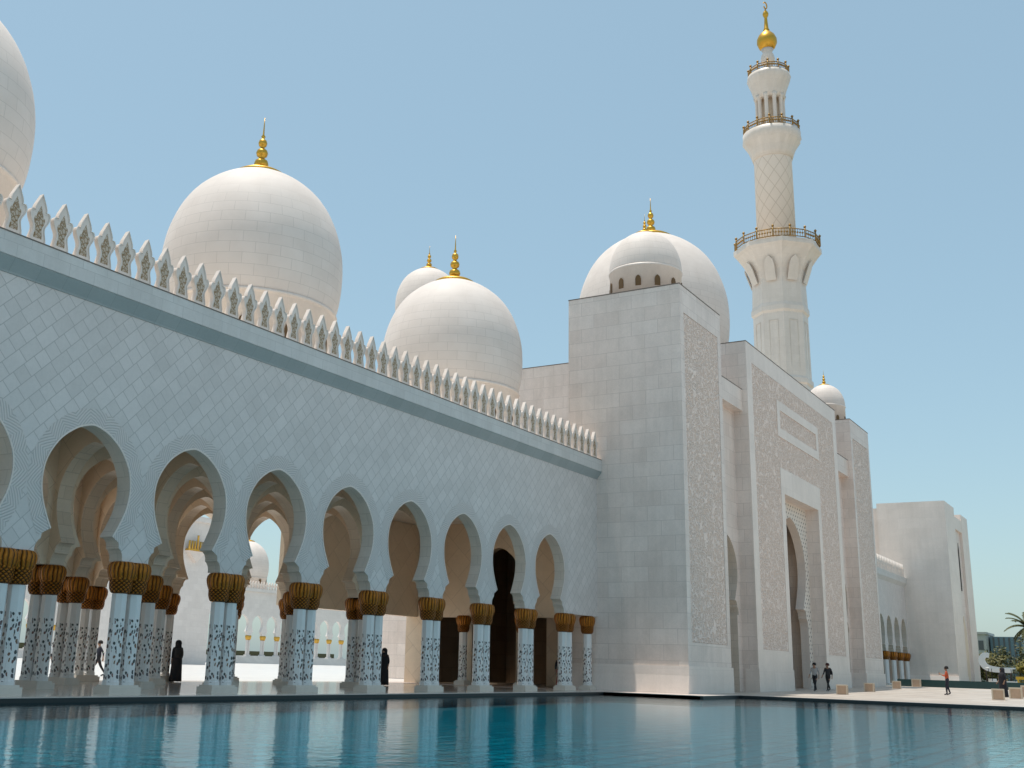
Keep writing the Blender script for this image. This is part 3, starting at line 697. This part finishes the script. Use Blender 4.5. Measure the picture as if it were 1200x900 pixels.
for i in range(47):
    c = mer0.copy(); C.objects.link(c); c.parent = sa; c.location = Vector((XS+.4+i*.8025, W-.29, CZ+.03))-sa.location

ep = thing('end_pavilion', 'plain white corner block with tall slit windows at the far right', 'building', (148, 24, 0))
m = MB(); m.box(140, 146.6, YT, 28.7, .2, 21.1); m.build('wall', M_PLAIN, ep)
m = MB(); m.box(146.6, 151.6, YT+.3, 28.7, .2, 20.2); m.build('recess_wall', M_BLOCK, ep)
m = MB(); m.box(146.6, 151.6, YT+.02, YT+.3, 18.6, 20.1); m.build('lintel', M_PLAIN, ep)
m = MB(); m.box(151.6, 156.6, YT, 28.7, .2, 20.9); m.build('side_pier', M_PLAIN, ep)
for x in (147.7, 149.5):
    m = MB(); m.prism([(x-.32, 11.4), (x+.32, 11.4), (x+.32, 16.2), (x, 17.2), (x-.32, 16.2)], 'X', YT+.26, YT+.36); m.build('slit_window', M_DARK, ep)
m = MB(); m.prism([(147.6, .2), (150.6, .2), (150.6, 5.2), (150.2, 6.8), (149.1, 8.4), (148.0, 6.8), (147.6, 5.2)], 'X', YT+.25, YT+.35); m.build('door_arch', M_WARM, ep)
m = MB(); m.prism([(139.4, .1), (146.65, .1), (146.65, 1.4), (139.8, 1.4)], 'X', YT-.05, 28.71); m.build('plinth', M_PLAIN, ep); m = MB(); m.box(151.55, 156.65, YT-.05, 28.7, .1, .9); m.build('plinth', M_PLAIN, ep)
bw2 = thing('rear_wing', 'cream rear wing with an arched window behind the second arcade', 'building', (146, 33, 0))
m = MB(); m.box(140.5, 156, 28.71, 40, .2, 20.6); m.build('wall', M_PLAIN, bw2)
m = MB(); m.prism([(31.6, 14.4), (33.2, 14.4), (33.2, 16.6), (32.4, 17.9), (31.6, 16.6)], 'Y', 140.42, 140.52); m.build('window', M_DARK, bw2)

# ------------------------------------------------------------------ far side of the court
fa = thing('far_arcade', 'sunlit arcade across the court seen through the near arches', 'arcade', (150, 150.4, 1.4))
n = 34; fx0 = 62.0
cs = [fx0+(i+.5)*S for i in range(n)]
m = MB(); m.prism([(a, z+1.4) for a, z in arcade_outline(fx0, fx0+n*S, cs, 12.0)], 'X', 150.3, 150.9, 0, 0); m.build('facade_wall', M_FAR, fa)
m = MB(); m.box(fx0, fx0+n*S, 149.9, 151.5, 13.41, 14.0); m.build('cornice', M_FAR, fa)
m = MB()
for a in (-.285, .285): m.lathe([(.23, 0), (.23, 2.95)], 8, (a, 0, 0), 0, smooth=False); m.lathe([(.24, 2.9), (.36, 3.2), (.42, 3.5), (.42, 3.66), (.33, 3.77)], 12, (a, 0, 0), 1)
m.box(-.6, .6, -.33, .33, 0, .2, 0)
f0 = m.build('column_pair', [M_FAR, M_GOLDFAR], fa, world=False)
for i in range(n):
    c = f0 if i == 0 else f0.copy()
    if i: C.objects.link(c)
    c.location = Vector((fx0+i*S, 150.6, 1.4))-fa.location
M_FGREEN = plain('dark green planting', (.05, .055, .025), .9)  # dark green base colour of the planting
i0 = 0
for i in range(90):
    c = mer0.copy(); C.objects.link(c); c.parent = fa; c.location = Vector((104+i*.8025, 150.3, 14.0))-fa.location
dome('distant sunlit dome seen through the third open arch', (169.8, 156.0), 14.0, 18.5, 4.4, 2.9, windows=10)
structure('planting_bed', bx(60, 215, 168, 172, 1.2, 2.4), M_FGREEN)
ct = thing('court_block', 'plain sunlit white block inside the court behind the columns', 'building', (107, 116, 0))
m = MB(); m.box(101, 113.3, 110.2, 123, -.02, 18.6); m.build('wall', M_FAR, ct)
m = MB(); m.box(100.6, 113.7, 109.8, 123.4, 18.601, 19.3); m.build('cornice', M_FAR, ct)
xb = 109.4; zb = 14.6; yf = 110.2
m = MB(); m.prism([(xb-1.6, zb), (xb, zb-1.5), (xb+1.6, zb)], 'X', yf-.7, yf); m.build('corbel', M_PLAIN, ct)
m = MB()
for i in range(7): m.tube((xb-1.5+i*.5, yf-.65, zb), (xb-1.5+i*.5, yf-.65, zb+1.3+(.8 if i == 3 else 0)), .16)
m.box(xb-1.55, xb+1.55, yf-.8, yf, zb+.02, zb+.25); m.build('gilded_balcony', M_GOLDFAR, ct)

# ------------------------------------------------------------------ things on the plaza
M_STONE = plain('travertine block', (.52, .36, .25), .7, 0, .2, 5); M_STONEE = plain('pale block edge', (.66, .55, .42), .7)
def block(x, y, z, s, label, rz=0.0):
    b = thing('stone_block', label, 'bench', (x, y, z), 'stone blocks on the plaza'); b.rotation_euler = (0, 0, rz)
    h = s*.9; q = s/2
    m = MB(); m.box(-q+.03, q-.03, -q+.03, q-.03, .02, h-.03); m.build('body', M_STONE, b, world=False)
    m = MB()
    e = .07*s/.6
    for sx in (-1, 1):
        for sy in (-1, 1): m.box(sx*q-(e if sx > 0 else 0), sx*q+(e if sx < 0 else 0), sy*q-(e if sy > 0 else 0), sy*q+(e if sy < 0 else 0), 0, h-e)
    m.box(-q, q, -q, q, h-e, h); m.build('edging', M_STONEE, b, world=False)
    return b
block(69.9, 16.95, .05, .62, 'square stone block nearest the two walkers by the portal', .15)
block(80.3, 17.7, .14, .62, 'square stone block below the far carved tower', .1)
block(92.5, 18.4, .27, .64, 'square stone block in front of the gilt-banded side arcade', .2)
block(103.0, 18.9, .39, .70, 'square stone block just left of the orange-shirted man', .1)
block(71.5, 8.85, .07, .66, 'square stone block at the feet of the woman in black', .12)
block(76.4, 8.5, .11, .70, 'square stone block right behind the woman in black', .08)
block(80.0, 8.2, .14, .8, 'square stone block cut by the right edge of the photo', .1)

# people -----------------------------------------------------------
SKIN = plain('skin', (.30, .17, .11), .6)
def cloth(name, c): return plain(name, c, .85, 0, .2, 6)
def person(label, loc, facing, shirt, trousers, hair=(.012, .01, .01), stride=.28, scale=1.0, arms='swing', extra=None, cat='person'):
    h = stride
    P = {'pelvis': (0, 0, .95, .13), 'belly': (0, 0, 1.10, .13), 'chest': (.01, 0, 1.30, .145), 'neck': (.01, 0, 1.47, .058), 'jaw': (.035, 0, 1.55, .075), 'head': (.02, 0, 1.63, .10), 'crown': (.01, 0, 1.70, .07), 'nose': (.125, 0, 1.60, .018)}
    E = [('pelvis', 'belly'), ('belly', 'chest'), ('chest', 'neck'), ('neck', 'jaw'), ('jaw', 'head'), ('head', 'crown'), ('head', 'nose')]
    for s, nm in ((1, 'l'), (-1, 'r')):
        st = h*s
        P['hip'+nm] = (0, .10*s, .89, .105); P['knee'+nm] = (st*.55+.04, .10*s, .50, .068); P['ankle'+nm] = (st*1.0-(.06 if st < 0 else 0), .10*s, .09 if st >= 0 else .12, .045); P['toe'+nm] = (st*1.0+.17, .11*s, .035, .036)
        P['sh'+nm] = (0, .185*s, 1.405, .072)
        if arms == 'swing': el, wr = (-st*.4-.03, .23*s, 1.14, .046), (-st*.75+.10, .22*s, .92, .034)
        elif arms == 'phone': el, wr = (.10, .25*s, 1.14, .048), (.33, .10*s, 1.26, .034)
        else: el, wr = (-.02, .24*s, 1.13, .046), (.05, .24*s, .88, .034)
        P['el'+nm] = el; P['wr'+nm] = wr
        d = (Vector(wr[:3])-Vector(el[:3])).normalized(); palm = Vector(wr[:3])+d*.07
        P['palm'+nm] = (*palm, .032)
        E += [('pelvis', 'hip'+nm), ('hip'+nm, 'knee'+nm), ('knee'+nm, 'ankle'+nm), ('ankle'+nm, 'toe'+nm), ('chest', 'sh'+nm), ('sh'+nm, 'el'+nm), ('el'+nm, 'wr'+nm), ('wr'+nm, 'palm'+nm)]
        side = d.cross(Vector((0, 1, 0))).normalized() if abs(d.y) < .9 else Vector((1, 0, 0))
        for fi, ln in enumerate((.07, .085, .09, .08)):
            a = palm+side*(.024*(fi-1.5))+d*.02; bq = a+d*ln+side*(.006*(fi-1.5))
            P['f%d%s' % (fi, nm)] = (*bq, .0085); E.append(('palm'+nm, 'f%d%s' % (fi, nm)))
        th = palm+side*-.055+d*.015; P['th'+nm] = (*th, .0095); E.append(('palm'+nm, 'th'+nm))
    names = list(P); me = bpy.data.meshes.new('person'); me.from_pydata([P[n_][:3] for n_ in names], [(names.index(a), names.index(b)) for a, b in E], [])
    ob = bpy.data.objects.new('person', me); C.objects.link(ob)
    sk = ob.modifiers.new('s', 'SKIN'); sk.use_smooth_shade = True
    for i, n_ in enumerate(names): me.skin_vertices[0].data[i].radius = (P[n_][3],)*2; me.skin_vertices[0].data[i].use_root = (n_ == 'pelvis')
    ob.modifiers.new('u', 'SUBSURF').levels = 1
    dg = bpy.context.evaluated_depsgraph_get(); em = bpy.data.meshes.new_from_object(ob.evaluated_get(dg)); ob.modifiers.clear(); ob.data = em
    em.materials.clear()
    for mm in (SKIN, cloth('shirt cloth', shirt), cloth('trouser cloth', trousers), plain('dark shoes', (.02, .018, .016), .6)): em.materials.append(mm)
    K = {n_: Vector(P[n_][:3]) for n_ in names}
    for p in em.polygons:
        c = p.center; nn = min(names, key=lambda q: (K[q]-c).length)
        if nn[:2] in ('ja', 'he', 'cr', 'no', 'ne') or nn[:2] in ('wr', 'pa', 'th') or nn[0] == 'f': mi_ = 0
        elif nn[:2] in ('kn',) or nn[:3] == 'hip' or nn == 'pelvis' and c.z < .96: mi_ = 2
        elif nn[:2] == 'an': mi_ = 2
        elif nn[:2] == 'to' and nn != 'torso': mi_ = 3
        else: mi_ = 1
        p.material_index = mi_; p.use_smooth = True
    tag(ob, label, cat)
    ob.location = loc; ob.rotation_euler = (0, 0, facing); ob.scale = (scale,)*3
    m = MB()
    m.lathe([(.118, -.03), (.128, .03), (.120, .08), (.085, .13), (.03, .152)], 14, (-.012, 0, 1.625)); hb = m.build('hair', cloth('hair', hair), ob, world=False)
    if extra: extra(ob)
    return ob
def backpack(col):
    def f(ob):
        m = MB(); m.lathe([(.10, 0), (.17, .05), (.19, .2), (.17, .36), (.09, .42)], 12, (0, 0, 0), rmod=lambda a, i: 1-.25*abs(cos(a))); m.build('backpack', cloth('bag cloth', col), ob, world=False, loc=(-.20, 0, 1.02))
    return f
def abaya(col, scarf=True):
    def f(ob):
        m = MB(); m.lathe([(.27, .03), (.255, .25), (.235, .6), (.215, .95), (.215, 1.2), (.225, 1.34), (.16, 1.45), (.08, 1.5)], 20, rmod=lambda a, i: 1+.05*sin(a*7)*(i < 4)); m.build('abaya', cloth('black robe cloth', col), ob, world=False)
        if scarf: m = MB(); m.lathe([(.17, 1.36), (.15, 1.46), (.135, 1.56), (.145, 1.65), (.115, 1.74), (.04, 1.785)], 16, (-.03, 0, 0)); m.build('headscarf', cloth('black scarf cloth', col), ob, world=False)
    return f
BLK = (.012, .012, .016)
TOCAM = lambda x, y: atan2(-y, -x)
person('person in dark clothes striding between the left columns', (40.1, 46.4, -.02), radians(150), (.015, .017, .03), BLK, stride=.36)
person('person in long black robe with bag near the second arch', (36.5, 37.2, 0), radians(60), BLK, BLK, stride=.1, extra=lambda o_: (abaya(BLK)(o_), backpack((.02, .02, .02))(o_)))
person('person in black robe half hidden by a front column pair, before a sunlit wall', (46.35, 33.1, 0), radians(200), BLK, BLK, stride=.1, extra=abaya(BLK))
person('person with red patterned skirt beside the last column pair', (56.9, 29.6, 0) if False else (54.55, 27.62, 0), radians(230), BLK, (.30, .07, .06), stride=.15, arms='hang')
person('distant person in pale top crossing the court at far left', (51.4, 64.0, -.02), radians(20), (.55, .55, .55), BLK, stride=.2)
person('distant person in black standing by the third column row', (52.2, 62.6, -.02), radians(100), BLK, BLK, stride=.05, extra=abaya(BLK))
person('person in grey shirt walking past the portal archway', (75.6, 20.0, .11), radians(170), (.33, .33, .33), (.015, .015, .018), stride=.30)
person('person with black backpack following along the portal front', (77.5, 19.65, .12), radians(165), (.03, .03, .035), (.014, .014, .016), hair=(.06, .015, .015), stride=.30, extra=backpack((.015, .015, .015)))
red = person('person in orange-red shirt looking down at a phone', (78.4, 12.55, .125), radians(95), (.50, .09, .035), (.02, .02, .035), stride=.06, arms='phone')
ph = bx(-.012, .012, -.045, .045, -.09, .09).build('phone', plain('phone glass', (.02, .02, .025), .2), None); ph.location = (78.4-.02, 12.55+.44, 1.44); ph.rotation_euler = (.3, 0, radians(90)); tag(ph, 'dark phone held up by the orange-shirted person', 'phone')
person('person in black robe and headscarf beside the right-hand blocks', (78.1, 9.35, .12), radians(120), BLK, BLK, stride=.12, extra=abaya((.014, .014, .02)))

# low green wall, buggy, barrier -------------------------------------
gw = bx(104.0, 104.35, -70, 20.6, .3, .98).build('retaining_wall', plain('dark green tiles', (.012, .05, .05), .35)); tag(gw, 'low dark green wall along the far edge of the plaza', 'wall')
M_WHITE = plain('white paint', (.78, .78, .76), .35, 0, .04)
cg = thing('golf_cart', 'white buggy with a flat roof and curved white windscreen', 'buggy', (128, 15.3, .3)); cg.rotation_euler = (0, 0, radians(-70))
m = MB(); m.box(-1.2, 1.2, -.62, .62, .38, .75); m.box(-1.2, -.7, -.6, .6, .75, .95); m.build('body', M_WHITE, cg, world=False)
m = MB(); m.prism([(-1.35, 1.92), (1.1, 1.92), (1.15, 2.0), (1.0, 2.06), (-1.25, 2.06), (-1.4, 2.0)], 'X', -.66, .66); m.build('roof', M_WHITE, cg, world=False)
m = MB()
for x in (-1.1, 1.0):
    for y in (-.6, .6): m.tube((x, y, .7), (x, y, 1.93), .03)
m.build('frame', M_DARK, cg, world=False)
m = MB(); m.box(-.2, .35, -.55, .55, .75, .95); m.box(-.3, -.2, -.55, .55, .75, 1.35); m.build('seat', plain('tan seat', (.35, .25, .12), .7), cg, world=False)
for x in (-.85, .85):
    for y in (-.6, .6):
        m = MB(); m.tube((x, y-.09, .25), (x, y+.09, .25), .25, seg=16); m.build('wheel', M_DARK, cg, world=False)
sail = thing('shade_canopy', 'curved white sail canopy rising behind the buggy', 'canopy', (131, 17.6, .3))
m = MB()
pr = [(0, 6.4), (.6, 6.2), (.5, 5.0), (.9, 3.6), (1.8, 2.9), (3.2, 2.7)]
cv = catmull([(.85, 3.25), (.5, 3.3), (.2, 3.05), (.15, 2.65), (.4, 2.2), (.9, 1.95), (1.7, 1.85), (2.9, 1.8)], 5)
out = []; wv = .55
for i, (a, z) in enumerate(cv):
    a0, a1 = cv[max(0, i-1)], cv[min(len(cv)-1, i+1)]; d = Vector((a1[0]-a0[0], a1[1]-a0[1])).normalized(); ww = .22+.10*sin(pi*i/len(cv))
    out.append(((a+d.y*ww, z-d.x*ww), (a-d.y*ww, z+d.x*ww)))
m.prism([(-p[0][0], p[0][1]) for p in out]+[(-p[1][0], p[1][1]) for p in out[::-1]], 'Y', -.12, .12)
m.build('sail', M_WHITE, sail, world=False)
for yy, hh in ((-.45, 2.2), (-2.7, 1.75)): m = MB(); m.tube((0, yy, 0), (0, yy, hh), .07); m.build('post', M_DARK, sail, world=False)
M_YEL = plain('yellow paint', (.55, .36, .03), .5)
yb_ = thing('barrier', 'yellow barrier rail in front of the bushes', 'barrier', (138, 12.0, .3))
m = MB(); m.box(-.06, .06, -5, 3.2, .95, 1.25); m.build('rail', M_YEL, yb_, world=False)
for y in (-4.5, -2, .5, 3): m = MB(); m.box(-.08, .08, y-.08, y+.08, 0, .95); m.build('post', M_YEL, yb_, world=False)
structure('side_terrace', bx(124, 170, -60, 20.5, -1.0, .3), M_PLAZA)

# ------------------------------------------------------------------ trees, palm, distant offices
def mat_leaf(name, a, b):
    t = NT(name); g = t.n('NewGeometry'); r = g.outputs['Random Per Island']; t.b.inputs['Roughness'].default_value = .6
    return t.fin(t.mix(r, a, b), .6, 0, .3)
M_LEAF = [mat_leaf('dark leaves', (.035, .045, .012), (.10, .10, .03)), mat_leaf('olive leaves', (.06, .065, .015), (.17, .15, .04)), mat_leaf('yellow green leaves', (.10, .10, .015), (.24, .20, .04))]
M_BARK = plain('bark', (.12, .08, .05), .9)
def tree(label, x, y, h, r, mat, n=1500, squash=.75, seed=0, z=.3):
    rr = random.Random(seed); t = thing('bushy_tree', label, 'tree', (x, y, z), 'trees beyond the plaza')
    m = MB(); top = h-r*squash
    m.tube((0, 0, 0), (.1, .05, top), .16, r2=.1); 
    for k in range(5):
        a = rr.random()*6.28; m.tube((.08, .04, top*.7), (r*.6*cos(a), r*.6*sin(a), top+r*.25*rr.random()), .07, r2=.02)
    m.build('trunk', M_BARK, t, world=False)
    m = MB(); cl = []
    for k in range(16):
        a = rr.random()*6.28; q = rr.random()**.5*r*.75; zz = top+(rr.random()*2-.95)*r*squash*.75; cl.append((q*cos(a), q*sin(a), zz, r*(.25+.25*rr.random())))
    for i in range(n):
        c = rr.choice(cl); u = rr.random()*2-1; a = rr.random()*6.28; s_ = sqrt(1-u*u); q = c[3]*(.55+.5*rr.random())
        p = Vector((c[0]+q*s_*cos(a), c[1]+q*s_*sin(a), c[2]+q*u*.9)); L = .12+.16*rr.random()
        d = Vector((rr.gauss(0, 1), rr.gauss(0, 1), rr.gauss(0, .6))).normalized(); e_ = d.orthogonal().normalized()*L*.6; d *= L
        m.face([p-d, p+e_, p+d, p-e_])
    m.build('crown', mat, t, world=False); return t
TR = [('dark bushy tree left of the palm behind the buggy', 173, 25.0, 3.9, 2.4, 0), ('olive bushy tree directly behind the buggy roof', 171, 22.0, 4.2, 2.5, 1), ('yellow-green round shrub in front of the palm trunk', 160, 15.6, 3.0, 1.8, 2),
      ('taller dark tree under the palm fronds', 178, 19.0, 6.0, 3.4, 0), ('olive tree cut by the right edge below the palm', 170, 15.0, 5.6, 2.8, 1), ('low yellow-green shrub beside the yellow barrier', 152, 12.6, 2.5, 1.6, 2), ('small dark shrub at the corner of the white pavilion', 168, 26.0, 3.0, 1.8, 0)]
for i, (lb, x, y, h, r, k) in enumerate(TR): tree(lb, x, y, h, r, M_LEAF[k], seed=i+3)
pl = thing('palm_tree', 'date palm with spread fronds at the right edge', 'palm', (163, 15.8, .3))
m = MB(); m.tube((0, 0, 0), (.2, .1, 7.4), .26, r2=.2, seg=10); m.build('trunk', M_BARK, pl, world=False)
m = MB(); rr = random.Random(5)
for k in range(34):
    a = rr.random()*6.28; el = radians(-20+85*rr.random()); L = 2.6+rr.random()*.8; prev = Vector((.2, .1, 7.4)); d = Vector((cos(a)*cos(el), sin(a)*cos(el), sin(el)))
    for i in range(9):
        nx = prev+d*L/9; side = d.cross(Vector((0, 0, 1))).normalized()
        for s in (-1, 1):
            for q in (0, .33, .66):
                b0 = prev.lerp(nx, q); tp = b0+side*s*(.66-.05*i)+d*.25-Vector((0, 0, .16)); m.face([b0-d*.03, b0+d*.15, tp])
        m.tube(prev, nx, .025, seg=4); d = (d+Vector((0, 0, -.13))).normalized(); prev = nx
m.build('crown', M_LEAF[0], pl, world=False)
M_CONC = plain('pale concrete', (.50, .48, .45), .8); M_GLS = plain('dark window glass', (.10, .105, .11), .3); M_BLG = plain('blue grey cladding', (.16, .24, .29), .5)
ob_ = thing('office_building', 'pale low office block with a grid of dark windows', 'building', (330, 42, 0))
m = MB(); m.box(330, 345, 42.6, 58, -1, 12.6); m.build('wall', M_CONC, ob_)
m = MB(); m.box(329.7, 345.3, 42.3, 58.3, 12.6, 13.2); m.build('roof', M_CONC, ob_)
for fl_ in range(3):
    for i in range(8):
        m = MB(); m.box(329.9, 330.1, 43.2+i*1.85, 44.4+i*1.85, 1.6+fl_*3.5, 4.0+fl_*3.5); m.build('window', M_GLS, ob_)
ob2 = thing('glass_building', 'blue grey ribbed building beside the pale office block', 'building', (335, 38, 0))
m = MB(); m.box(335, 345, 34.5, 42.2, -1, 12.2); m.build('wall', M_BLG, ob2)
for i in range(6): m = MB(); m.box(334.8, 335, 34.9+i*1.25, 35.3+i*1.25, 0, 12); m.build('rib', M_GLS, ob2)
